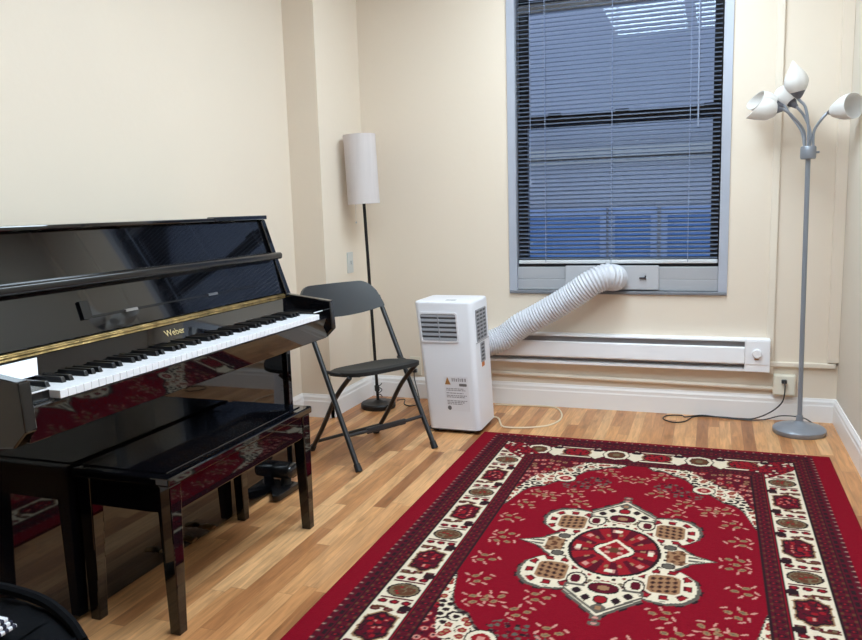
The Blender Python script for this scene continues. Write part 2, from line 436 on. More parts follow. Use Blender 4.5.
# ------------------------------------------------------------------ ceiling lights
LCOL = (.78, .95, 1.08)
LF, LB = 12.0, 20.0
M_troff = mat('white_troffer_steel', (230, 230, 228), .5, var=.01)
for (x0, x1, y0, y1, lb) in ((-.84, -.24, .92, 2.14, 'square white ceiling light above the middle of the rug'),
                             (-.72, -.12, 2.46, 3.68, 'white ceiling light nearest the window'),
                             (-.165, .43, .92, 2.14, 'white ceiling light above the right edge of the rug')):
    t = thing('ceiling_light', lb, 'light', ((x0+x1)/2, (y0+y1)/2, ZC-.02))
    bm = BM(); ring_prism(bm, [(x0-.02, y0-.02), (x1+.02, y0-.02), (x1+.02, y1+.02), (x0-.02, y1+.02)], [(x0, y0), (x1, y0), (x1, y1), (x0, y1)], 2, ZC-.02, ZC)
    obj('frame', bm, M_troff, t)
    bm = BM(); box(bm, x0, x1, y0, y1, ZC-.012, ZC-.004); obj('diffuser', bm, emit_mat('lit_diffuser', LCOL, LB if y0 > 2 else LF), t)

# ------------------------------------------------------------------ piano
YL, YR = 1.226, 2.71
pn = thing('upright_piano', 'glossy black upright piano with its keyboard open against the left wall', 'piano', (-1.8, (YL+YR)/2, 0))
prof = [(-2.05, .012), (-1.602, .012), (-1.602, .585), (-1.43, .603), (-1.390, .642), (-1.397, .752), (-1.585, .777), (-1.628, .90), (-1.685, 1.072), (-2.05, 1.072)]
ST = .032
for a, b in ((YL, YL+ST), (YR-ST, YR)):
    bm = BM(); prism(bm, prof, 1, a, b, .004); obj('side_panel', bm, M_pblack, pn)
yi0, yi1 = YL+ST, YR-ST
bm = BM(); box(bm, -2.05, -2.03, yi0, yi1, .05, 1.07); obj('back_panel', bm, M_pblack2, pn)
bm = BM(); box(bm, -1.635, -1.615, yi0+.001, yi1-.001, .012, .60, .002); obj('lower_panel', bm, M_pblack, pn)
bm = BM(); box(bm, -1.66, -1.636, yi0+.001, yi1-.001, .03, .082, .003); obj('toe_rail', bm, M_pblack2, pn)
bm = BM(); box(bm, -2.0, -1.453, yi0+.001, yi1-.001, .612, .66, .003); obj('keybed', bm, M_pblack, pn)
bm = BM(); prism(bm, [(-1.404, .688), (-1.418, .606), (-1.452, .606), (-1.452, .66), (-1.43, .688)], 1, yi0+.001, yi1-.001, .002); obj('key_slip', bm, M_pblack, pn)
KY0, KY1 = 1.339, 2.598
for a, b in ((yi0+.001, KY0-.002), (KY1+.002, yi1-.001)):
    bm = BM(); prism(bm, [(-1.575, .66), (-1.412, .66), (-1.412, .69), (-1.43, .694), (-1.43, .716), (-1.575, .722)], 1, a, b, .003)
    kb = obj('key_block', bm, M_felt, pn)
    bm = BM(); box(bm, -1.4298, -1.4268, a+.003, b-.003, .7125, .7165, .001); obj('edge_glint', bm, M_ivory, kb)  # white strip stands in for the reflection along the block's front edge
# keys
kw = (KY1-KY0)/52
def wkey():
    bm = BM(); box(bm, -.148, 0, .0005, kw-.0006, -.0195, 0, .0012, 2)
    me = bpy.data.meshes.new('white_key'); bm.to_mesh(me); bm.free(); me.materials.append(M_ivory); return me
def bkey():
    bm = BM(); t = bmesh.new()
    bmesh.ops.create_cube(t, size=1)
    for v in t.verts:
        top = v.co.z > 0
        x = (-.148 if v.co.x < 0 else (-.064 if top else -.056)); y = v.co.y*(.0105 if top else .0142)
        v.co = Vector((x, y, .0135 if top else -.004))
    bevel(t, t.edges, .0014, 2); merge(bm, t)
    me = bpy.data.meshes.new('black_key'); bm.to_mesh(me); bm.free(); me.materials.append(M_ebony); return me
WK, BK = wkey(), bkey()
pl = pn.location
for i in range(52):
    o = bpy.data.objects.new('white_key', WK); link(o, pn); o.location = Vector((-1.402, KY0+i*kw, .710))-pl
for i in range(51):                      # lowest key A on the near end
    if (i+5) % 7 in (2, 6): continue     # no black key between E-F and B-C
    o = bpy.data.objects.new('black_key', BK); link(o, pn); o.location = Vector((-1.402, KY0+(i+1)*kw, .710))-pl
# name strip with gold lettering, long brass hinge, open lid
bm = BM(); prism(bm, [(-1.62, .70), (-1.552, .70), (-1.552, .716), (-1.592, .762), (-1.62, .762)], 1, yi0+.002, yi1-.002, .002); ns = obj('name_strip', bm, M_pblack, pn)
tn = Vector((.046, 0, .040)).normalized(); ty = Vector((0, 1, 0)); tu = tn.cross(ty)
Pc = Vector((-1.572, 1.965, .739))+tn*.001
Mt = Matrix(((ty.x, tu.x, tn.x, Pc.x), (ty.y, tu.y, tn.y, Pc.y), (ty.z, tu.z, tn.z, Pc.z), (0, 0, 0, 1)))
text_mesh('maker_name', 'Weber', .032, M_gold, ns, Mt)
bm = BM(); prism(bm, [(-1.605, .7635), (-1.590, .7635), (-1.5965, .779), (-1.612, .779)], 1, yi0+.004, yi1-.004)
tube(bm, [(-1.594, yi0+.004, .772), (-1.594, yi1-.004, .772)], .0045, 8); obj('long_hinge', bm, M_brass, pn)
bm = BM(); prism(bm, [(-1.628, .782), (-1.600, .782), (-1.638, .915), (-1.66, .915)], 1, yi0+.002, yi1-.002, .002); fb = obj('fallboard', bm, M_pblack, pn)
# music ledge (rounded bar) along the top of the fallboard
bm = BM(); box(bm, -1.675, -1.600, yi0-.012, yi1+.012, .917, .943, .009, 3); obj('music_ledge', bm, M_pblack2, pn, smooth=True)
# small fold-out music stop on the fallboard: a raised strip with two hinges
def on_fb(z, d=0): return -1.600-(z-.782)*.2857+d
bm = BM()
prism(bm, [(on_fb(.826, .0006), .826), (on_fb(.826, .004), .826), (on_fb(.8315, .004), .8315), (on_fb(.8315, .0006), .8315)], 1, 1.655, 2.50)
prism(bm, [(on_fb(.826, .0006), .826), (on_fb(.826, .008), .826), (on_fb(.874, .008), .874), (on_fb(.874, .0006), .874)], 1, 1.640, 1.672)
ms = obj('music_stop', bm, M_felt, fb)
for y in (1.83, 2.23):
    bm = BM(); prism(bm, [(on_fb(.825, .001), .825), (on_fb(.825, .0055), .825), (on_fb(.8325, .0055), .8325), (on_fb(.8325, .001), .8325)], 1, y-.025, y+.025); obj('stop_hinge', bm, M_steel, fb)
bm = BM(); prism(bm, [(-1.672, .93), (-1.652, .93), (-1.696, 1.070), (-1.715, 1.070)], 1, yi0+.002, yi1-.002, .002); obj('upper_panel', bm, M_pblack, pn)
bm = BM(); box(bm, -2.055, -1.680, YL-.004, YR+.004, 1.0725, 1.085, .003); box(bm, -1.715, -1.678, 2.37, YR+.004, 1.0726, 1.089, .003); obj('lid', bm, M_pblack, pn)
# pedals with brass tips, toe blocks and casters
M_pedal = mat('tarnished_brass_pedal', (150, 120, 78), .4, metal=1, var=.2, vscale=30)
for y in (1.875, 1.975, 2.075):
    bm = BM(); tube(bm, smooth_path([(-1.62, y, .050), (-1.595, y, .056), (-1.562, y, .050)], 5), [.008]*5+[.013]*5+[.011], 10)
    bmesh.ops.scale(bm, vec=(1, 1.35, .6), space=Matrix.Translation((0, -y, -.055)), verts=bm.verts); obj('pedal', bm, M_pedal, pn, smooth=True)
for y in (YL+.13, YR-.135):
    bm = BM(); box(bm, -1.63, -1.53, y-.04, y+.04, .06, .112, .018, 3); tb = obj('toe_block', bm, M_pblack2, pn, smooth=True)
    bm = BM(); prism(bm, [(-1.63, y-.03), (-1.56, y-.13), (-1.535, y-.12), (-1.53, y+.03), (-1.63, y+.04)], 2, .004, .03, .004); obj('foot_plate', bm, M_pblack2, tb, smooth=True)
    bm = BM(); tube(bm, [(-1.575, y-.0, .03), (-1.575, y, .062)], .02, 12); obj('foot_post', bm, M_rub, tb, smooth=True)
    bm = BM(); tube(bm, [(-1.95, y-.02, .026), (-1.95, y+.015, .026)], .025, 16); obj('caster', bm, M_rub, pn, smooth=True)

pp = BM(); prism(pp, [(-1.5545, .7170), (-1.5535, .7180), (-1.5850, .7543), (-1.5862, .7530)], 1, 1.27, 1.418)
# slanted right edge of the sheet
for v in pp.verts:
    if v.co.y > 1.4 and v.co.z > .74: v.co.y += .03
bmesh.ops.translate(pp, verts=pp.verts, vec=(.0050, 0, .0050))
tag(obj('sheet_of_paper', pp, M_paper, org=(-1.57, 1.36, .72)), 'white sheet of paper leaning behind the lowest piano keys', 'paper')

# ------------------------------------------------------------------ bench
bn = thing('piano_bench', 'glossy black piano bench with tapered legs pushed under the keyboard', 'bench', (-1.455, 1.93, 0))
ex0, ex1, ey0, ey1 = -1.606, -1.288, 1.545, 2.300
bm = BM(); box(bm, ex0, ex1, ey0, ey1, .412, .436, .005, 3); obj('seat', bm, M_pblack, bn)
bm = BM(); box(bm, ex0+.006, ex1-.03, ey0+.03, ey1-.03, .436, .4395, .0015); obj('seat_inset', bm, M_pblack, bn)
bm = BM()
box(bm, ex1-.032, ex1-.01, ey0+.05, ey1-.05, .335, .411, .002); box(bm, ex0+.01, ex0+.03, ey0+.05, ey1-.05, .335, .411, .002)
box(bm, ex0+.05, ex1-.05, ey0+.012, ey0+.032, .335, .411, .002); box(bm, ex0+.05, ex1-.05, ey1-.032, ey1-.012, .335, .411, .002)
obj('apron', bm, M_pblack, bn)
for sx in (0, 1):
    for sy_ in (0, 1):
        t = bmesh.new(); bmesh.ops.create_cube(t, size=1)
        for v in t.verts:
            w = .046 if v.co.z > 0 else .032
            cx = ex1-.006 if sx else ex0+.006; cyy = ey1-.008 if sy_ else ey0+.008
            dx = (v.co.x-.5 if sx else v.co.x+.5)*w; dy = (v.co.y-.5 if sy_ else v.co.y+.5)*w
            v.co = Vector((cx+dx-(0 if v.co.z > 0 else (.004 if sx else -.004)), cyy+dy, .411 if v.co.z > 0 else 0))
        bevel(t, t.edges, .003, 2); bm = BM(); merge(bm, t); obj('leg', bm, M_pblack, bn)

# ------------------------------------------------------------------ folding chair (local: x forward, y to its left)
ch = thing('folding_chair', 'black metal folding chair with dark grey plastic seat beside the piano', 'chair', (-1.461, 3.141, 0))
ch.rotation_euler = (0, 0, -.485)
def ft(z): return .198-.557*z
for s in (-1, 1):
    w = .219*s
    bm = BM(); tube(bm, [(ft(.012), w, .012), (ft(.66), w, .66), (ft(.685), w, .685)], .0115, 12)
    fl = obj('front_leg', bm, M_chair, ch, smooth=True, local=True)
    bm = BM(); tube(bm, [(ft(0), w, 0), (ft(.03), w, .03)], [.016, .0145], 12); obj('rubber_foot', bm, M_rub, fl, smooth=True, local=True)
    w2 = .190*s
    bm = BM(); tube(bm, smooth_path([(-.196, w2, .012), (-.10, w2, .135), (-.01, w2, .262), (.05, w2, .328), (.12, w2, .392)], 5), .0105, 12)
    rl = obj('rear_leg', bm, M_chair, ch, smooth=True, local=True)
    bm = BM(); tube(bm, [(-.206, w2, 0), (-.187, w2, .026)], [.0155, .014], 12); obj('rubber_foot', bm, M_rub, rl, smooth=True, local=True)
bm = BM(); tube(bm, smooth_path([(ft(.14), -.219, .14), (ft(.14), -.1, .138), (ft(.14), .1, .138), (ft(.14), .219, .14)], 4), .008, 10); box(bm, ft(.14)-.007, ft(.14)+.007, -.11, .11, .125, .151, .004); obj('front_brace', bm, M_chair, ch, smooth=True, local=True)
bm = BM(); tube(bm, [(-.165, -.19, .05), (-.165, .19, .05)], .008, 10); obj('rear_brace', bm, M_chair, ch, smooth=True, local=True)
# seat: a moulded sheet, dished, with a rolled edge
bm = BM(); nx, ny = 20, 20
def seat_pt(i, j):
    u = i/nx*2-1; v = j/ny*2-1
    a = max(abs(u), abs(v)); n = (abs(u)**3.4+abs(v)**3.4)**(1/3.4) if a else 1
    k = a/n if n else 1
    x = .052+.145*u*k; y = .196*v*k
    e = max(abs(u), abs(v))
    zz = .413+.10*(x-.05)-.008*(1-v*v)*(1-u*u)-.010*max(0, (e-.8)/.2)**2
    return (x, y, zz)
G = [[bm.verts.new(seat_pt(i, j)) for j in range(ny+1)] for i in range(nx+1)]
for i in range(nx):
    for j in range(ny): bm.faces.new((G[i][j], G[i+1][j], G[i+1][j+1], G[i][j+1]))
bmesh.ops.recalc_face_normals(bm, faces=bm.faces)
ext = bmesh.ops.extrude_face_region(bm, geom=bm.faces[:])
bmesh.ops.translate(bm, verts=[e for e in ext['geom'] if isinstance(e, bmesh.types.BMVert)], vec=(0, 0, -.017))
st_ = obj('seat', bm, M_seat, ch, smooth=True, local=True)
bm = BM()
for s in (-1, 1): tube(bm, smooth_path([(-.04, .214*s, .402), (.0, .206*s, .398), (.08, .186*s, .396), (.15, .16*s, .400)], 4), .008, 8)
obj('seat_rail', bm, M_chair, st_, smooth=True, local=True)
# backrest: curved panel, big round upper corners, bellied lower edge
bm = BM(); nx, nz = 36, 10
def back_pt(i, j):
    v = i/nx*2-1; t = j/nz; c = abs(v)
    top = .758-.0-(.105*(1-math.sqrt(max(0, 1-((c-.62)/.38)**2))) if c > .62 else 0)
    bot = .610+.026*c*c
    z = bot+(top-bot)*t
    y = .226*v
    x = ft(z)-.004-.03*(1-v*v)
    return (x, y, z)
G = [[bm.verts.new(back_pt(i, j)) for j in range(nz+1)] for i in range(nx+1)]
for i in range(nx):
    for j in range(nz): bm.faces.new((G[i][j], G[i+1][j], G[i+1][j+1], G[i][j+1]))
bmesh.ops.recalc_face_normals(bm, faces=bm.faces)
ext = bmesh.ops.extrude_face_region(bm, geom=bm.faces[:])
bmesh.ops.translate(bm, verts=[e for e in ext['geom'] if isinstance(e, bmesh.types.BMVert)], vec=(.018, 0, .004))
obj('backrest', bm, M_chair, ch, smooth=True, local=True)

# ------------------------------------------------------------------ portable air conditioner
ac = thing('portable_air_conditioner', 'white portable air conditioner standing on the floor left of the rug', 'air conditioner', (-1.19, 3.62, 0))
AX0, AX1, AY0, AY1, AZ0, AZ1 = -1.348, -1.052, 3.485, 3.765, .022, .652
def sh(v):  # the cabinet narrows a little towards the floor on its left
    k = (AZ1-v.z)/(AZ1-AZ0); c = (AX1-v.x)/(AX1-AX0)
    return Vector((v.x-.016+.036*k*c+.03*k, v.y, v.z))
bm = BM(); prism(bm, rrect(AX0, AX1, AY0, AY1, .028), 2, AZ0, AZ1)
top = [e for e in bm.edges if all(v.co.z > AZ1-.001 for v in e.verts)]
bevel(bm, top, .012, 3)
for v in bm.verts: v.co = sh(v.co)
body = obj('body', bm, M_ac, ac, smooth=True)
def shear(bm):
    for v in bm.verts: v.co = sh(v.co)
    return bm
gx0_, gx1_, gz0, gz1 = -1.330, -1.128, .452, .600
bm = BM(); ring_prism(bm, rrect(gx0_, gx1_, gz0, gz1, .016), rrect(gx0_+.009, gx1_-.009, gz0+.009, gz1-.009, .010), 1, AY0-.005, AY0+.004)
g = obj('front_grille', shear(bm), M_ac, ac, smooth=True)
bm = BM(); prism(bm, rrect(gx0_+.008, gx1_-.008, gz0+.008, gz1-.008, .01), 1, AY0-.0008, AY0+.002); obj('grille_void', shear(bm), M_acd, g)
bm = BM()
for k in range(6):
    zz = gz0+.017+k*(gz1-gz0-.034)/5
    prism(bm, [(AY0-.0045, zz-.007), (AY0-.0045, zz-.004), (AY0-.001, zz+.007), (AY0-.001, zz+.002)], 0, gx0_+.009, gx1_-.009)
obj('grille_louvre', shear(bm), M_acg, g)
bm = BM(); box(bm, -1.2325, -1.2265, AY0-.0052, AY0-.001, gz0+.009, gz1-.009); obj('grille_bar', shear(bm), M_acg, g)
# side grilles on the right face
def sidegrille(name, y0, y1, z0, z1, ncol):
    bm = BM(); box(bm, AX1-.001, AX1+.001, y0, y1, z0, z1); g = obj(name, shear(bm), M_acd, ac)
    bm = BM()
    n = int((z1-z0)/.018)
    for k in range(n+1):
        zz = z0+(z1-z0)*k/n; box(bm, AX1, AX1+.0035, y0, y1, zz-.0035, zz+.0035)
    for k in range(ncol+1):
        yy = y0+(y1-y0)*k/ncol; box(bm, AX1, AX1+.004, yy-.004, yy+.004, z0, z1)
    obj('side_louvre', shear(bm), M_acg, g)
sidegrille('side_grille', 3.535, 3.70, .455, .602, 3)
sidegrille('lower_side_grille', 3.585, 3.645, .345, .435, 1)
bm = BM(); box(bm, AX1, AX1+.001, 3.59, 3.635, .318, .343); obj('orange_sticker', shear(bm), M_orange, ac)
bm = BM(); box(bm, AX1-.001, AX1+.0012, AY0+.03, AY1-.02, .444, .447); obj('seam', shear(bm), M_acg, body)
# printed label: film, triangle, lines of print, round mark
bm = BM(); box(bm, -1.232, -1.098, AY0-.0006, AY0, .115, .288); lab = obj('warning_label', shear(bm), M_label, ac)
bm = BM(); prism(bm, [(-1.228, .246), (-1.196, .246), (-1.212, .283)], 1, AY0-.0014, AY0-.0006); obj('warning_triangle', shear(bm), M_amber, lab)
bm = BM()
rnd = random.Random(3)
x = -1.188
while x < -1.112:
    w = rnd.uniform(.006, .012); box(bm, x, x+w*.75, AY0-.0012, AY0-.0006, .262, .278+rnd.uniform(-.002, .003)); x += w+.003
obj('label_title', shear(bm), M_ink, lab); bm = BM()
for zz, x1 in ((.226, -1.125), (.218, -1.118), (.204, -1.13), (.192, -1.112), (.184, -1.125), (.166, -1.112), (.158, -1.128), (.15, -1.14)):
    x = -1.224
    while x < x1:
        w = rnd.uniform(.006, .018); box(bm, x, min(x+w, x1), AY0-.0012, AY0-.0006, zz-.0022, zz+.0022); x += w+.003
obj('label_print', shear(bm), M_ink, lab)
bm = BM(); prism(bm, rrect(-1.150, -1.108, .239, .252, .004), 1, AY0-.0013, AY0-.0006); obj('label_badge', shear(bm), M_inkd, lab); bm = BM()
prism(bm, [(-1.214+.011*math.cos(t*PI/8), .130+.011*math.sin(t*PI/8)) for t in range(16)], 1, AY0-.0013, AY0-.0006); obj('label_mark', shear(bm), M_inkd, lab)
bm = BM(); box(bm, -1.215, -1.165, 3.53, 3.56, AZ1-.0005, AZ1+.001, .0004); obj('control_panel', bm, M_acg, ac)
bm = BM(); box(bm, AX0+.04, AX1-.015, AY0+.012, AY1-.012, .012, .0225); obj('base', bm, M_acd, ac)
for cx in (-1.275, -1.085):
    for cyy in (3.52, 3.73):
        bm = BM(); tube(bm, [(cx-.012, cyy, .0125), (cx+.012, cyy, .0125)], .012, 12); obj('caster', bm, M_rub, ac, smooth=True)

# exhaust hose: ribbed tube from the back of the cabinet to the vent panel
P = smooth_path([(-1.20, 3.773, .37), (-1.20, 3.80, .37), (-1.19, 3.85, .365), (-1.14, 3.93, .365), (-1.04, 3.985, .40), (-.95, 4.0, .465), (-.86, 4.0, .513), (-.70, 4.0, .61), (-.585, 4.0, .69), (-.515, 4.02, .722), (-.480, 4.055, .716), (-.475, 4.088, .712)], 14)
# resample by length, ribs every 11 mm
acc = [0]
for a, b in zip(P, P[1:]): acc.append(acc[-1]+(b-a).length)
nn = int(acc[-1]/.0028); Q = []; j = 0
for i in range(nn+1):
    d = acc[-1]*i/nn
    while j < len(acc)-2 and acc[j+1] < d: j += 1
    t = (d-acc[j])/max(1e-9, acc[j+1]-acc[j]); Q.append(P[j].lerp(P[j+1], t))
rr = [.0665+.0032*math.cos(2*PI*i*.0028/.0155) for i in range(nn+1)]
bm = BM(); tube(bm, Q, rr, 36, cap=False)
tag(obj('exhaust_hose', bm, M_hose, org=(-1.0, 3.99, .40), smooth=True), 'white ribbed exhaust hose rising from the air conditioner to the window', 'hose')

# ------------------------------------------------------------------ baseboard heater
ht = thing('baseboard_heater', 'long white electric baseboard heater on the wall under the window', 'heater', (-.5, YB, .25))
hx0, hx1 = -1.24, .162
hp = [(YB, .412), (YB-.050, .412), (YB-.058, .406), (YB-.058, .400), (YB-.012, .397), (YB-.012, .27), (YB-.058, .262), (YB-.058, .25), (YB, .25)]
bm = BM(); prism(bm, hp, 0, hx0, hx1); obj('casing', bm, M_heat, ht)
bm = BM(); prism(bm, [(YB-.045, .292), (YB-.062, .287), (YB-.070, .294), (YB-.066, .368), (YB-.058, .374), (YB-.045, .372)], 0, hx0, hx1-.001, .001); obj('front_panel', bm, M_heat, ht)
bm = BM(); box(bm, hx0, hx1, YB-.035, YB-.013, .275, .394); obj('heating_element', bm, M_heatd, ht)
bm = BM(); box(bm, hx1, .278, YB-.068, YB, .25, .414, .004); box(bm, hx1+.002, .276, YB-.071, YB-.06, .288, .406, .002); cap = obj('end_cap', bm, M_heat, ht)
bm = BM(); tube(bm, [(.217, YB-.089, .345), (.217, YB-.071, .345)], [.019, .023], 24); obj('thermostat_knob', bm, M_heat, cap, smooth=True)
bm = BM(); box(bm, .207, .227, YB-.0725, YB-.0705, .312, .317); obj('dial_mark', bm, M_amber, cap)

# ------------------------------------------------------------------ outlets, cords
ot = thing('wall_outlet', 'cream surface outlet box with a black plug left of the grey lamp pole', 'outlet', (.344, YB, .185))
bm = BM(); box(bm, .297, .398, YB-.04, YB, .132, .235, .004); obj('box', bm, M_plate, ot)
bm = BM(); prism(bm, rrect(.303, .392, .138, .229, .006), 1, YB-.045, YB-.04, .001); pl_ = obj('cover_plate', bm, M_plate, ot)
bm = BM()
for zz in (.172,): prism(bm, rrect(.332, .356, zz-.012, zz+.012, .006), 1, YB-.0465, YB-.045)
obj('socket', bm, M_plate, pl_)
pc = thing('power_cord', 'black lamp cord looping over the floor from the outlet box plug', 'cord', (.15, 4.05, 0))
bm = BM(); box(bm, .333, .357, YB-.07, YB-.047, .198, .216, .004); obj('plug', bm, M_cordb, pc)
cp = smooth_path([(.345, YB-.068, .207), (.348, YB-.085, .18), (.338, YB-.08, .11), (.29, YB-.07, .055), (.22, YB-.06, .015), (.16, YB-.045, .004), (.06, YB-.036, .004), (-.06, YB-.05, .004), (-.11, YB-.16, .004), (-.165, YB-.19, .004), (-.215, YB-.14, .004), (-.20, YB-.07, .004), (-.13, YB-.05, .004), (-.11, YB-.09, .008), (-.03, YB-.045, .010), (.08, YB-.055, .006), (.18, YB-.06, .004), (.26, YB-.065, .012), (.34, YB-.04, .03), (.43, YB-.05, .03), (.47, YB-.1, .02), (.46, YB-.14, .03)], 6)
bm = BM(); tube(bm, cp, .0032, 6); obj('cable', bm, M_cordb, pc, smooth=True)
bm = BM(); tube(bm, smooth_path([(-1.10, 3.80, .012), (-1.035, 3.80, .0045), (-1.0, 3.72, .004), (-.96, 3.645, .004), (-.86, 3.655, .004), (-.755, 3.72, .004), (-.715, 3.84, .004), (-.735, 3.98, .004), (-.79, 4.075, .004), (-.90, 4.085, .004), (-1.03, 4.07, .004), (-1.12, 4.06, .004)], 6), .0045, 8)
tag(obj('power_cord', bm, M_cordc, org=(-.9, 3.85, 0), smooth=True), 'cream cord curled on the floor right of the air conditioner', 'cord')
sw = thing('wall_switch', 'small grey switch plate on the corner pilaster left of the white shaded lamp', 'switch', (PX, 3.895, .81))
bm = BM(); box(bm, PX, PX+.006, 3.862, 3.932, .752, .868, .002); p_ = obj('plate', bm, M_plateg, sw)
bm = BM(); box(bm, PX+.006, PX+.016, 3.892, 3.902, .80, .82, .002); obj('toggle', bm, M_plateg, p_)
o2 = thing('wall_outlet', 'cream wall outlet low on the back wall left of the air conditioner', 'outlet', (-1.61, YB, .17))
bm = BM(); prism(bm, rrect(-1.645, -1.575, .135, .245, .005), 1, YB-.006, YB, .001); p_ = obj('cover_plate', bm, M_plate, o2)
bm = BM()
for zz in (.165, .212): prism(bm, rrect(-1.626, -1.594, zz-.014, zz+.014, .008), 1, YB-.008, YB-.006)
obj('socket', bm, M_plateg, p_)
bc = thing('power_cord', 'black cord running along the wall behind the folding chair to the outlet', 'cord', (-1.65, 4.05, 0))
bm = BM(); tube(bm, smooth_path([(-1.61, YB-.03, .165), (-1.60, YB-.05, .12), (-1.57, YB-.08, .05), (-1.545, YB-.13, .004), (-1.57, YB-.2, .004), (-1.62, YB-.17, .004), (-1.645, 4.02, .012), (-1.66, 3.945, .026)], 6), .003, 6); obj('cable', bm, M_cordb, bc, smooth=True)
bm = BM(); box(bm, -1.623, -1.597, YB-.03, YB-.0085, .155, .175, .004); obj('plug', bm, M_cordb, bc)

# ------------------------------------------------------------------ white shaded floor lamp
la = thing('floor_lamp', 'black floor lamp with a tall white drum shade in the back left corner', 'lamp', (-1.742, 3.865, 0))
lb = Vector((-1.742, 3.865, 0)); lt = Vector((-1.789, 3.855, 1.53)); ld = (lt-lb)
bm = BM(); lathe(bm, [(0, 0), (.094, 0), (.097, .006), (.097, .024), (.092, .030), (.03, .034), (.012, .045), (0, .045)], lb, 40); obj('base', bm, M_lblk, la, smooth=True)
bm = BM(); tube(bm, [lb+ld*(.03/1.53), lb+ld*(.6/1.53), lb+ld*(1.18/1.53)], .0085, 14); obj('pole', bm, M_lblk, la, smooth=True)
bm = BM(); tube(bm, [lb+ld*(.095/1.53), lb+ld*(.125/1.53)], .014, 12)
tube(bm, smooth_path([lb+Vector((.012+.012*math.cos(a*1.0), .012*math.sin(a*1.0), .06+.006*a)) for a in range(14)], 3), .0028, 6); obj('cord_coil', bm, M_cordb, la, smooth=True)
sc_ = lb+ld*(1.13/1.53); rsh = .086
Ms = ld.to_track_quat('Z', 'X').to_matrix().to_4x4()
bm = BM(); lathe(bm, [(rsh, 0), (rsh, .366), (rsh-.002, .366), (rsh-.002, 0), (rsh, 0)], sc_, 48, Ms); shd = obj('lamp_shade', bm, M_shade, la, smooth=True)
bm = BM(); lathe(bm, [(rsh+.0008, 0), (rsh+.0008, .006), (rsh, .006)], sc_, 48, Ms); lathe(bm, [(rsh+.0008, .360), (rsh+.0008, .366), (rsh, .366)], sc_, 48, Ms); obj('shade_trim', bm, M_shade, shd, smooth=True)
bm = BM()
top_ = sc_+ld.normalized()*.33
for k in range(3):
    a = 2*PI*k/3; tube(bm, [top_, top_+Vector((math.cos(a), math.sin(a), 0))*(rsh-.002)], .0015, 6)
tube(bm, [sc_+ld.normalized()*.04, top_], .012, 10); obj('socket', bm, M_lblk, la)
bm = BM(); pcx = Vector((-1.800, 3.80, 0)); tube(bm, [pcx+Vector((0, 0, 1.15)), pcx+Vector((0, 0, 1.038))], .0008, 5); lathe(bm, [(0, 0), (.004, .002), (.005, .006), (.003, .011), (0, .013)], pcx+Vector((0, 0, 1.026)), 10); obj('pull_chain', bm, M_steel, la, smooth=True)

# ------------------------------------------------------------------ grey multi-head floor lamp
gl = thing('floor_lamp', 'grey floor lamp with five white flower shades in the back right corner', 'lamp', (.400, 3.865, 0))
gb = Vector((.400, 3.865, 0)); gt = Vector((.391, 3.865, 1.295))
bm = BM(); lathe(bm, [(0, 0), (.112, 0), (.116, .006), (.116, .022), (.108, .030), (.07, .040), (.03, .049), (.016, .06), (.014, .085), (0, .085)], gb, 44); obj('base', bm, M_greyl, gl, smooth=True)
bm = BM(); tube(bm, [gb+Vector((0, 0, .05)), gt], .0105, 14); obj('pole', bm, M_greyl, gl, smooth=True)
bm = BM(); lathe(bm, [(0, -.028), (.03, -.028), (.033, -.022), (.033, .022), (.03, .028), (0, .028)], gt, 24); tube(bm, [gt+Vector((.03, 0, 0)), gt+Vector((.045, 0, 0))], .005, 8); obj('collar', bm, M_greyl, gl, smooth=True)
def head(sock, d, tip, arm, L=.085, ext=.05, r=.055, sk=1, ce=2.6, nar=.75):
    """gooseneck arm, dark socket and an oblique flower shade opening along d; tip = direction of the long lip"""
    sock = Vector(sock); d = Vector(d).normalized()
    n = 16
    A = smooth_path([gt+Vector((arm[0], arm[1], .02))]+[Vector(p) for p in arm[2]]+[sock-d*.018, sock+d*.004], 7)
    bm = BM(); tube(bm, A, .0062, 10); a = obj('gooseneck_arm', bm, M_greyl, gl, smooth=True)
    bm = BM(); Mq = d.to_track_quat('Z', 'X').to_matrix().to_4x4()
    lathe(bm, [(0, -.012), (.009, -.012), (.013*sk, .0), (.022*sk, .02), (.021*sk, .028), (0, .028)], sock, 20, Mq); obj('socket', bm, M_greyd, a, smooth=True)
    t = Vector(tip); t = (t-d*t.dot(d)).normalized(); b = d.cross(t)
    bm = BM(); rings = []
    seg = 36; steps = 12
    for side in (0, 1):
        for k in range(steps+1):
            q = k/steps if side == 0 else 1-k/steps
            row = []
            for s in range(seg):
                ph = 2*PI*s/seg; c = (1+math.cos(ph))/2
                Lr = L+ext*c**ce
                h = .018+(Lr-.018)*q
                rad = .019+(r-.019)*math.sin(min(1, h/(L*.92))*PI/2)
                if h > L: rad *= 1-nar*((h-L)/max(ext, 1e-6))**1.3
                lipn = 1-.0*c
                rad -= .0022 if side else 0
                p = sock+d*h+(t*math.cos(ph)*rad+b*math.sin(ph)*rad*(1 if h < L else 1))*lipn
                row.append(bm.verts.new(p))
            rings.append(row)
    rings.append(rings[0])
    for A_, B_ in zip(rings, rings[1:]):
        for s in range(seg):
            s2 = (s+1) % seg; bm.faces.new((A_[s], A_[s2], B_[s2], B_[s]))
    obj('lamp_shade', bm, M_tulip, a, smooth=True)
head((.340, 3.84, 1.543), (-.20, -.12, 1), (-.1, -1, 0), (-.004, -.014, [(.386, 3.845, 1.40), (.370, 3.84, 1.49)]), L=.066, ext=.088, r=.050, sk=1.5)
head((.262, 3.80, 1.484), (-1, -.25, .06), (0, -.3, -1), (-.018, -.008, [(.368, 3.855, 1.39), (.315, 3.82, 1.455)]), L=.070, ext=.070, r=.048, ce=1.1, nar=.15)
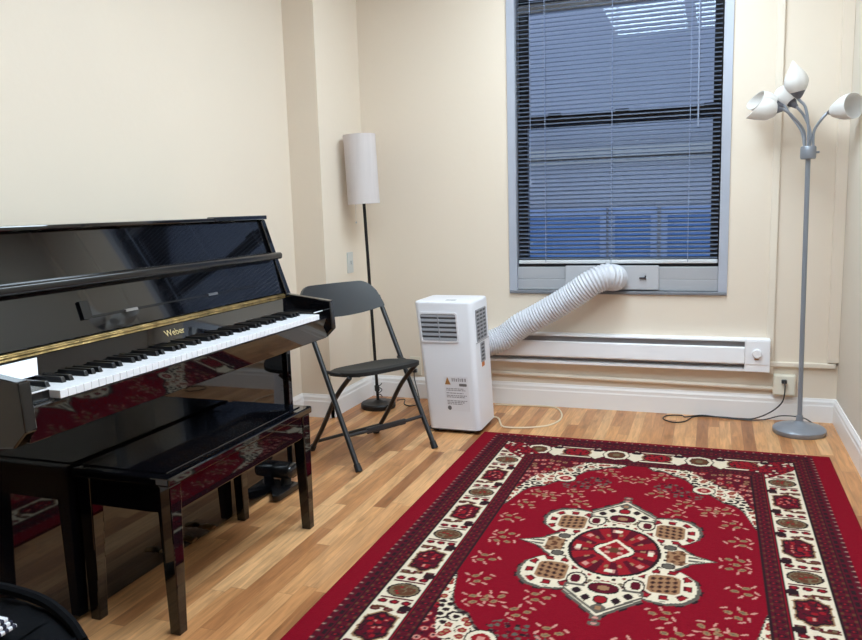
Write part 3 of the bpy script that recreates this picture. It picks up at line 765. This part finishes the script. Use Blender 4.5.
head((.275, 3.93, 1.515), (-1, .1, .28), (-.1, .9, -.5), (-.014, .012, [(.362, 3.895, 1.395), (.315, 3.92, 1.47)]), L=.080, ext=.065, r=.05, ce=1.1, nar=.2)
head((.470, 3.83, 1.463), (.60, -.80, .10), (0, 0, 1), (.018, -.006, [(.410, 3.86, 1.385), (.436, 3.845, 1.435)]), L=.122, ext=.006, r=.054, ce=1, nar=0)
head((.335, 3.935, 1.512), (-.62, .4, .72), (-1, 0, 1), (.006, .016, [(.398, 3.895, 1.39), (.375, 3.925, 1.46)]), L=.085, ext=.03)
gl.location = gl.location+Vector((.003, .035, 0))

# ------------------------------------------------------------------ bag with striped cloth, bottom left
bg = thing('bag', 'dark cloth bag standing on the floor at the near end of the piano', 'bag', (-1.2, .89, 0))
bm = BM(); prism(bm, [(-1.48, 0), (-.99, 0), (-.975, .05), (-.972, .35), (-.985, .375), (-1.035, .408), (-1.085, .430), (-1.16, .434), (-1.40, .43), (-1.48, .40)], 1, .79, .975)
bevel(bm, bm.edges, .03, 3)
bmesh.ops.subdivide_edges(bm, edges=[e for e in bm.edges if e.calc_length() > .06], cuts=3, use_grid_fill=True)
rn = random.Random(8)
for v in bm.verts:
    if v.co.z > .02: v.co += Vector((rn.uniform(-1, 1), rn.uniform(-1, 1), rn.uniform(-1, 1)))*.004
obj('body', bm, M_bag, bg, smooth=True)
bm = BM(); tube(bm, smooth_path([(-1.31, .93, .42), (-1.28, .95, .442), (-1.20, .955, .450), (-1.13, .955, .448), (-1.075, .955, .438), (-1.03, .955, .412), (-1.0, .95, .385)], 5), .010, 8); obj('handle', bm, M_bag, bg, smooth=True)
def stripe_mat():
    m = mat('navy_white_stripes', (235, 235, 240), .8); nt = m.node_tree; b = nt.nodes['Principled BSDF']
    tc = nt.nodes.new('ShaderNodeTexCoord'); w = nt.nodes.new('ShaderNodeTexWave'); w.inputs['Scale'].default_value = 22; w.bands_direction = 'Y'
    cr = nt.nodes.new('ShaderNodeValToRGB'); cr.color_ramp.interpolation = 'CONSTANT'
    cr.color_ramp.elements[0].color = (*s2l((28, 30, 52)), 1); cr.color_ramp.elements[1].color = (*s2l((225, 225, 232)), 1); cr.color_ramp.elements[1].position = .5
    nt.links.new(tc.outputs['Object'], w.inputs[0]); nt.links.new(w.outputs[0], cr.inputs[0]); nt.links.new(cr.outputs[0], b.inputs['Base Color']); return m
bm = BM()
for k in range(3):
    box(bm, -1.31+.006*k, -1.055-.004*k, .812, .874-.003*k, .4415+.007*k, .448+.007*k, .002)
tag(obj('striped_cloth', bm, stripe_mat(), org=(-1.2, .84, .436)), 'folded navy and white striped cloth lying on top of the dark bag', 'cloth')

# ------------------------------------------------------------------ rug
RCX, RCY, RHX, RHY = -.272, 2.372, .758, 1.160
def rug():
    st = .004
    nx = int(2*RHX/st)+1; ny = int(2*RHY/st)+1
    ux = np.linspace(-RHX, RHX, nx); vy = np.linspace(-RHY, RHY, ny)
    u, v = np.meshgrid(ux, vy)           # shape ny,nx
    rs = np.random.RandomState(5)
    U, V = np.abs(u), np.abs(v)
    C = {k: np.array(s2l(c)) for k, c in dict(red=(119, 12, 28), mar=(80, 18, 30), dk=(40, 24, 28), cream=(206, 190, 166), tan=(142, 104, 76), brn=(88, 54, 38), gry=(86, 78, 70), pink=(182, 124, 112), bred=(132, 24, 32), olv=(104, 88, 66)).items()}
    img = np.empty(u.shape+(3,)); img[:] = C['red']
    def put(mask, c): img[mask] = C[c]
    def ell(a, b, ra, rb): return (a/ra)**2+(b/rb)**2 < 1
    # cell noise on the mirrored quarter
    def cells(size, seed):
        r = np.random.RandomState(seed); n = 120
        jx = r.rand(n, n); jy = r.rand(n, n); val = r.rand(n, n)
        cx = np.floor(U/size).astype(int); cyy = np.floor(V/size).astype(int)
        best = np.full(U.shape, 9.0); bv = np.zeros(U.shape); 
        for dx in (-1, 0, 1):
            for dy in (-1, 0, 1):
                a = np.clip(cx+dx, 0, n-1); b = np.clip(cyy+dy, 0, n-1)
                d = np.hypot((a+.15+.7*jx[a, b])-U/size, (b+.15+.7*jy[a, b])-V/size)
                m = d < best; best = np.where(m, d, best); bv = np.where(m, val[a, b], bv)
        return best, bv
    ex = RHX-U; ey = RHY-V
    ey2 = np.interp(ey, [0, .02, .06, .125, .28, .33, 3], [.05, .07, .107, .15, .27, .32, 2.99])
    e = np.minimum(ex, ey2); end = ey2 < ex
    s = np.where(end, u, v); 
    # ---------------- field
    fld = e > .32
    # corner spandrels
    Vb = np.interp(U, [0, .04, .10, .163, .21, .265, .30, .353, .40, .44], [.835, .815, .80, .745, .655, .605, .56, .49, .40, .27])
    Vb = Vb+.012*np.sin(U*70)+.018*np.sin(U*34+1.2)
    spd = fld & (V > Vb)
    d = V-Vb
    best, bv = cells(.034, 11)
    put(spd, 'cream')
    put(spd & (best < .30), 'dk'); put(spd & (best < .30) & (bv > .35), 'olv'); put(spd & (best < .36) & (bv > .55), 'bred')
    put(spd & (best < .16) & (bv > .55), 'tan')
    put(spd & (best > .56) & (bv < .6), 'dk')
    deep = spd & (d > .15)
    put(deep, 'mar'); b2, v2 = cells(.034, 12)
    put(deep & (b2 < .42) & (v2 > .3), 'bred'); put(deep & (b2 < .3) & (v2 > .45), 'pink'); put(deep & (b2 < .3) & (v2 < .25), 'tan'); put(deep & (b2 < .14), 'dk')
    edge = fld & (np.abs(d) < .008); put(edge, 'gry'); put(edge & (np.sin((U-V)*150) > .2), 'dk')
    # round cream flower at the step of each spandrel
    a, b = U-.262, V-.612
    put(fld & ell(a, b, .044, .044), 'dk'); put(fld & ell(a, b, .038, .038), 'cream'); put(fld & ell(a, b, .025, .025), 'bred'); put(fld & ell(a, b, .012, .012), 'pink')
    # dark florets next to it
    bb, vv = cells(.022, 21)
    fl = fld & (ell(U-.205, V-.545, .062, .045) | ell(U-.135, V-.605, .055, .05)) & (best < 2)
    put(fl & (bb < .36), 'gry'); put(fl & (bb < .34) & (vv > .4), 'mar'); put(fl & (bb < .33) & (vv > .75), 'dk')
    # sprigs on the red ground
    sprigs = [(.355, .30, .5), (.375, .165, 0), (.36, .02, -.3), (.285, .40, .9), (.20, .455, .5), (.10, .53, .2), (.02, .66, 0), (.10, .72, .8), (.33, .42, .4), (.165, .36, .3)]
    for (a0, b0, an) in sprigs:
        ca, sa = math.cos(an), math.sin(an); A = (U-a0)*ca+(V-b0)*sa; B = -(U-a0)*sa+(V-b0)*ca
        for (p, q) in ((-.022, .006), (.012, .016), (.008, -.018)):
            put(fld & ell(A-p, B-q, .0125, .0085), 'tan'); put(fld & ell(A-p, B-q, .008, .004), 'olv')
        for (p, q, w) in ((-.042, -.008, 1), (.036, .004, 0), (-.006, .034, 1), (-.012, -.03, 0), (.03, .03, 1), (.03, -.034, 1)):
            AA = (A-p)+(B-q)*(.6 if w else -.6); put(fld & ell(AA, B-q, .0048, .010), 'pink')
    # ---------------- medallion
    q = [(0, .415), (.022, .385), (.06, .345), (.108, .292), (.098, .276), (.125, .288), (.17, .294), (.215, .278), (.245, .238), (.252, .19), (.242, .14), (.208, .10), (.180, .088), (.205, .06), (.228, .03), (.292, 0)]
    def inpoly(k, off=0):
        pts = [(x*k, y*k) for x, y in q]
        pts = pts+[(x, -y) for x, y in pts[::-1][1:]]+[(0, -1)]*0
        poly = pts+[(-x, y) for x, y in pts[::-1][1:-1]]
        inside = np.zeros(u.shape, bool); n = len(poly)
        for i in range(n):
            x1, y1 = poly[i]; x2, y2 = poly[(i+1) % n]
            if y1 == y2: continue
            c = ((y1 > v) != (y2 > v)) & (u < (x2-x1)*(v-y1)/(y2-y1)+x1)
            inside ^= c
        return inside
    wob = np.sin(np.arctan2(v, u)*44) > .1
    put(fld & inpoly(1.075) & wob, 'dk'); put(inpoly(1.05), 'gry'); put(inpoly(1.01), 'cream')
    inn = inpoly(.955)
    b3, v3 = cells(.019, 31)
    put(inn & (b3 < .40) & (v3 < .62), 'olv'); put(inn & (b3 < .34) & (v3 < .42), 'bred'); put(inn & (b3 < .30) & (v3 < .2), 'dk')
    # four rounded lobes
    a, b = U-.162, V-.187
    sq = (np.abs(a/.092)**4+np.abs(b/.108)**4)**(1/4); th = np.arctan2(b/.108, a/.092); lim = inpoly(.985)
    put(lim & (sq < 1.0), 'gry'); put(lim & (sq < .93), 'cream')
    put(lim & (sq < .86) & (sq > .60) & (np.sin(th*9+.4) > -.05), 'mar'); put(lim & (sq < .80) & (sq > .66) & (np.sin(th*9+.4) > .35), 'bred')
    put(lim & (sq < .52), 'tan')
    put(lim & (sq < .46) & (np.sin(U*300)+np.sin(V*240+U*60) > .15), 'brn'); put(lim & (sq < .46) & (np.sin(U*300)+np.sin(V*240+U*60) > 1.25), 'dk')
    # scrolls between the lobes and the disc
    for (p, q2, ra, rb) in ((.082, .222, .032, .044), (.118, .085, .022, .026)):
        put(lim & ell(U-p, V-q2, ra, rb), 'dk'); put(lim & ell(U-p, V-q2, ra*.80, rb*.84), 'cream'); put(lim & ell(U-p-.004, V-q2+.004, ra*.50, rb*.58), 'mar')
    # top and bottom triangles
    tri = inpoly(.965) & (V > .262) & (U < .104) & (V < .395-U*1.02)
    put(inpoly(1.0) & (V > .25) & (U < .110) & (V < .405-U*1.0), 'gry'); put(tri, 'cream')
    for (p, q2) in ((.072, .288), (.042, .322)): put(tri & (np.abs(U-p)/.016+np.abs(V-q2)/.022 < 1), 'dk')
    put(ell(U, V-.372, .020, .022), 'gry'); put(ell(U, V-.372, .010, .012), 'tan')
    put(ell(U, V-.325, .022, .024), 'dk'); put(ell(U, V-.325, .017, .019), 'bred')
    put(ell(U, V-.258, .052, .040), 'cream'); put(ell(U, V-.258, .046, .034), 'dk'); put(ell(U, V-.256, .040, .029), 'mar'); put(ell(U, V-.256, .018, .014), 'tan')
    # side points
    put(lim & (U > .16) & (V < .055) & (U < .225), 'tan'); put(lim & (U > .16) & (V < .055) & (U < .225) & (b3 < .4), 'brn'); put(lim & (U > .215) & (V < .030), 'cream'); put(lim & (U > .225) & (np.abs(V-.012) < .005), 'gry')
    for q2 in (.066,): put(lim & ell(U-.168, V-q2, .026, .024), 'cream'); put(lim & ell(U-.168, V-q2, .022, .019), 'dk'); put(lim & ell(U-.168, V-q2, .018, .015), 'gry')
    # middle disc
    put(ell(U, V, .152, .190), 'cream'); put(ell(U, V, .143, .181), 'dk')
    put(ell(U, V, .132, .170), 'bred')
    ang = np.arctan2(v/.17, u/.132); rad = np.hypot(u/.132, v/.17)
    put((rad < 1) & (rad > .5) & (np.sin(ang*12) > .2), 'mar')
    put((rad < .93) & (rad > .80) & (np.sin(ang*8+.8) > .8), 'pink')
    put((rad < .74) & (rad > .62) & (np.sin(ang*14) > .75), 'tan'); put((rad < .90) & (rad > .78) & (np.cos(ang*4) > .93), 'cream')
    put(ell(U, V, .066, .056), 'dk'); put(U/.062+V/.085 < 1.02, 'cream'); put(ell(U, V, .060, .050) & ~(U/.05+V/.068 < 1), 'cream'); put((U/.05+V/.068 < 1), 'bred'); put(ell(U, V, .02, .02), 'brn'); put(ell(U-.02, V-.018, .008, .01), 'pink')
    for q2 in (.425, .455): put(ell(U, V-q2, .018, .012), 'gry'); put(ell(U, V-q2, .009, .006), 'pink')
    # ---------------- borders
    def guard(lo, hi, seed):
        g = (e > lo) & (e <= hi); put(g, 'mar')
        c = (e-(lo+hi)/2); per = .036; k = np.abs(((s/per) % 1)-.5)*per
        put(g & ell(k, c, .010, .012), 'dk'); put(g & ell(k, c, .0055, .006), 'mar'); put(g & ell(k, c, .0025, .003), 'bred'); put(g & (np.abs(c) > (hi-lo)/2-.004), 'dk')
        k2 = np.abs(((s/per+.5) % 1)-.5)*per
        put(g & ell(k2, np.abs(c)-.014, .006, .004), 'brn')
    g = (e > .07) & (e <= .107); put(g, 'mar'); k = np.abs(((s/.034) % 1)-.5)*.034
    put(g & (np.abs(e-.096) < .006) & (k < .011), 'dk'); put(g & ell(k, e-.076, .005, .007), 'gry'); put(g & ell(k, e-.074, .003, .004), 'pink')
    guard(.107, .150, 1); put((e > .105) & (e < .110), 'dk')
    put((e > .150) & (e < .155), 'dk')
    br = (e >= .155) & (e < .270); put(br, 'cream')
    put((e >= .270) & (e < .276), 'dk'); guard(.276, .322, 2); put((e > .318) & (e < .325), 'dk')
    c = e-.2125
    # long sides
    sdm = br & ~end
    per = .402; t1 = ((v-.17+per/2) % per)-per/2; t2 = ((v+.031+per/2) % per)-per/2
    at1, at2 = np.abs(t1), np.abs(t2)
    for cc in (-.036, 0, .036):
        put(sdm & ell(at2-.070, c-cc, .0125, .0145), 'mar'); put(sdm & ell(at2-.070, c-cc, .006, .007), 'bred')
        put(sdm & ell(at1-.086, c-cc*1.1, .010, .016), 'mar'); put(sdm & ell(at1-.086, c-cc*1.1, .004, .008), 'olv')
    put(sdm & ell(at2-.098, c-.042, .018, .018), 'dk'); put(sdm & ell(at2-.104, c+.030, .006, .026), 'brn')
    b5, v5 = cells(.018, 41)
    hx = np.maximum(np.abs(c)/.046, (np.abs(t1)/.064)*.8+np.abs(c)/.046*.35)+.05*np.sin(np.arctan2(c, t1)*8); hx = hx*1.10
    put(sdm & (hx < 1.12), 'tan'); put(sdm & (hx < 1.02), 'dk'); put(sdm & (hx < .88), 'mar')
    put(sdm & (hx < .80) & (b5 < .46) & (v5 > .45), 'bred'); put(sdm & (hx < .62) & (b5 < .22) & (v5 > .6), 'pink'); put(sdm & (hx < .8) & (b5 > .54), 'dk')
    put(sdm & ell(t2, c, .042, .050), 'dk'); put(sdm & ell(t2, c, .036, .044), 'olv'); put(sdm & ell(t2, c, .030, .037) & (b5 < .55), 'brn'); put(sdm & ell(t2, c, .028, .034) & (b5 < .25) & (v5 > .5), 'bred')
    put(sdm & (np.abs(at2-.05) < .004) & (np.abs(c) < .05), 'mar')
    # short ends
    edm = br & end
    put(edm, 'mar'); per = .342
    w1 = ((u+.102+per/2) % per)-per/2; w2 = ((u+.273+per/2) % per)-per/2
    put(edm & (np.abs(np.abs(w1)-.083) < .034) & (np.abs(c)/.058+np.abs(np.abs(w1)-.083)/.058 < 1), 'cream')
    put(edm & ell(np.abs(w1)-.083, c+.034, .022, .014), 'dk')
    o = np.maximum(np.abs(w1)/.052, np.abs(c)/.046)+.35*np.minimum(np.abs(w1)/.052, np.abs(c)/.046)
    put(edm & (o < 1.15), 'dk'); put(edm & (o < 1.06), 'cream'); put(edm & (o < .78), 'dk'); put(edm & (o < .70), 'brn'); put(edm & (o < .3), 'olv')
    put(edm & ell(w2, c, .064, .048), 'tan'); put(edm & ell(w2, c, .058, .043), 'dk'); put(edm & ell(w2, c, .052, .038) & (b5 < .5), 'bred'); put(edm & (np.abs(np.abs(c)-.046) < .004) & (np.abs(w2) < .07), 'cream')
    # corners of the border: a dark rosette square
    cn = br & (np.abs(ex-ey2) < .07)
    put(cn, 'mar'); put(cn & (b5 < .4), 'bred'); put(cn & (b5 < .4) & (v5 > .7), 'cream')
    # yarn-level variation
    img *= (1+.10*(rs.rand(*u.shape)-.5))[..., None]
    # mesh: top grid and a skirt
    top = .009+.0006*(rs.rand(*u.shape)-.5)
    top[0, :] = top[-1, :] = .006; top[:, 0] = top[:, -1] = .006
    co = np.stack([u, v, top], -1).reshape(-1, 3)
    idx = np.arange(nx*ny).reshape(ny, nx)
    quads = np.stack([idx[:-1, :-1], idx[:-1, 1:], idx[1:, 1:], idx[1:, :-1]], -1).reshape(-1, 4)
    border = np.concatenate([idx[0, :], idx[1:, -1], idx[-1, :-1][::-1], idx[1:-1, 0][::-1]])
    low = co[border].copy(); low[:, 2] = 0; base = len(co)
    nb_ = len(border); li = np.arange(nb_)+base; r1 = np.roll(np.arange(nb_), -1)
    skirt = np.stack([li, li[r1], border[r1], border], -1)
    co = np.concatenate([co, low]); quads = np.concatenate([quads, skirt])
    cols = np.concatenate([img.reshape(-1, 3), img.reshape(-1, 3)[border]])
    me = bpy.data.meshes.new('area_rug')
    me.vertices.add(len(co)); me.vertices.foreach_set('co', co.astype(np.float32).ravel())
    me.loops.add(quads.size); me.loops.foreach_set('vertex_index', quads.astype(np.int32).ravel())
    me.polygons.add(len(quads)); me.polygons.foreach_set('loop_start', np.arange(0, quads.size, 4, dtype=np.int32)); me.polygons.foreach_set('loop_total', np.full(len(quads), 4, np.int32))
    me.update(calc_edges=True); me.validate()
    ca = me.color_attributes.new('yarn', 'FLOAT_COLOR', 'POINT')
    ca.data.foreach_set('color', np.concatenate([cols, np.ones((len(cols), 1))], 1).astype(np.float32).ravel())
    m = bpy.data.materials.new('woven_rug'); m.use_nodes = True; nt = m.node_tree; b = nt.nodes['Principled BSDF']
    at = nt.nodes.new('ShaderNodeAttribute'); at.attribute_name = 'yarn'
    nt.links.new(at.outputs['Color'], b.inputs['Base Color']); b.inputs['Roughness'].default_value = .95; b.inputs['Specular IOR Level'].default_value = .06
    tc = nt.nodes.new('ShaderNodeTexCoord'); n = nt.nodes.new('ShaderNodeTexNoise'); n.inputs['Scale'].default_value = 300; bp = nt.nodes.new('ShaderNodeBump'); bp.inputs['Strength'].default_value = .3; bp.inputs['Distance'].default_value = .004
    nt.links.new(tc.outputs['Object'], n.inputs[0]); nt.links.new(n.outputs[0], bp.inputs['Height']); nt.links.new(bp.outputs[0], b.inputs['Normal'])
    me.materials.append(m)
    o = bpy.data.objects.new('area_rug', me); o.location = (RCX, RCY, 0); link(o)
    tag(o, 'red patterned oriental rug with a cream star medallion lying on the floor', 'rug')
rug()

# ------------------------------------------------------------------ sky, view
w = bpy.data.worlds.new('dusk_sky'); S.world = w; w.use_nodes = True
b = w.node_tree.nodes['Background']; b.inputs[0].default_value = (.42, .58, .95, 1); b.inputs[1].default_value = 1.65
S.view_settings.view_transform = 'Standard'; S.view_settings.look = 'None'; S.view_settings.gamma = 1; S.view_settings.use_curve_mapping = False
S.view_settings.exposure = 0
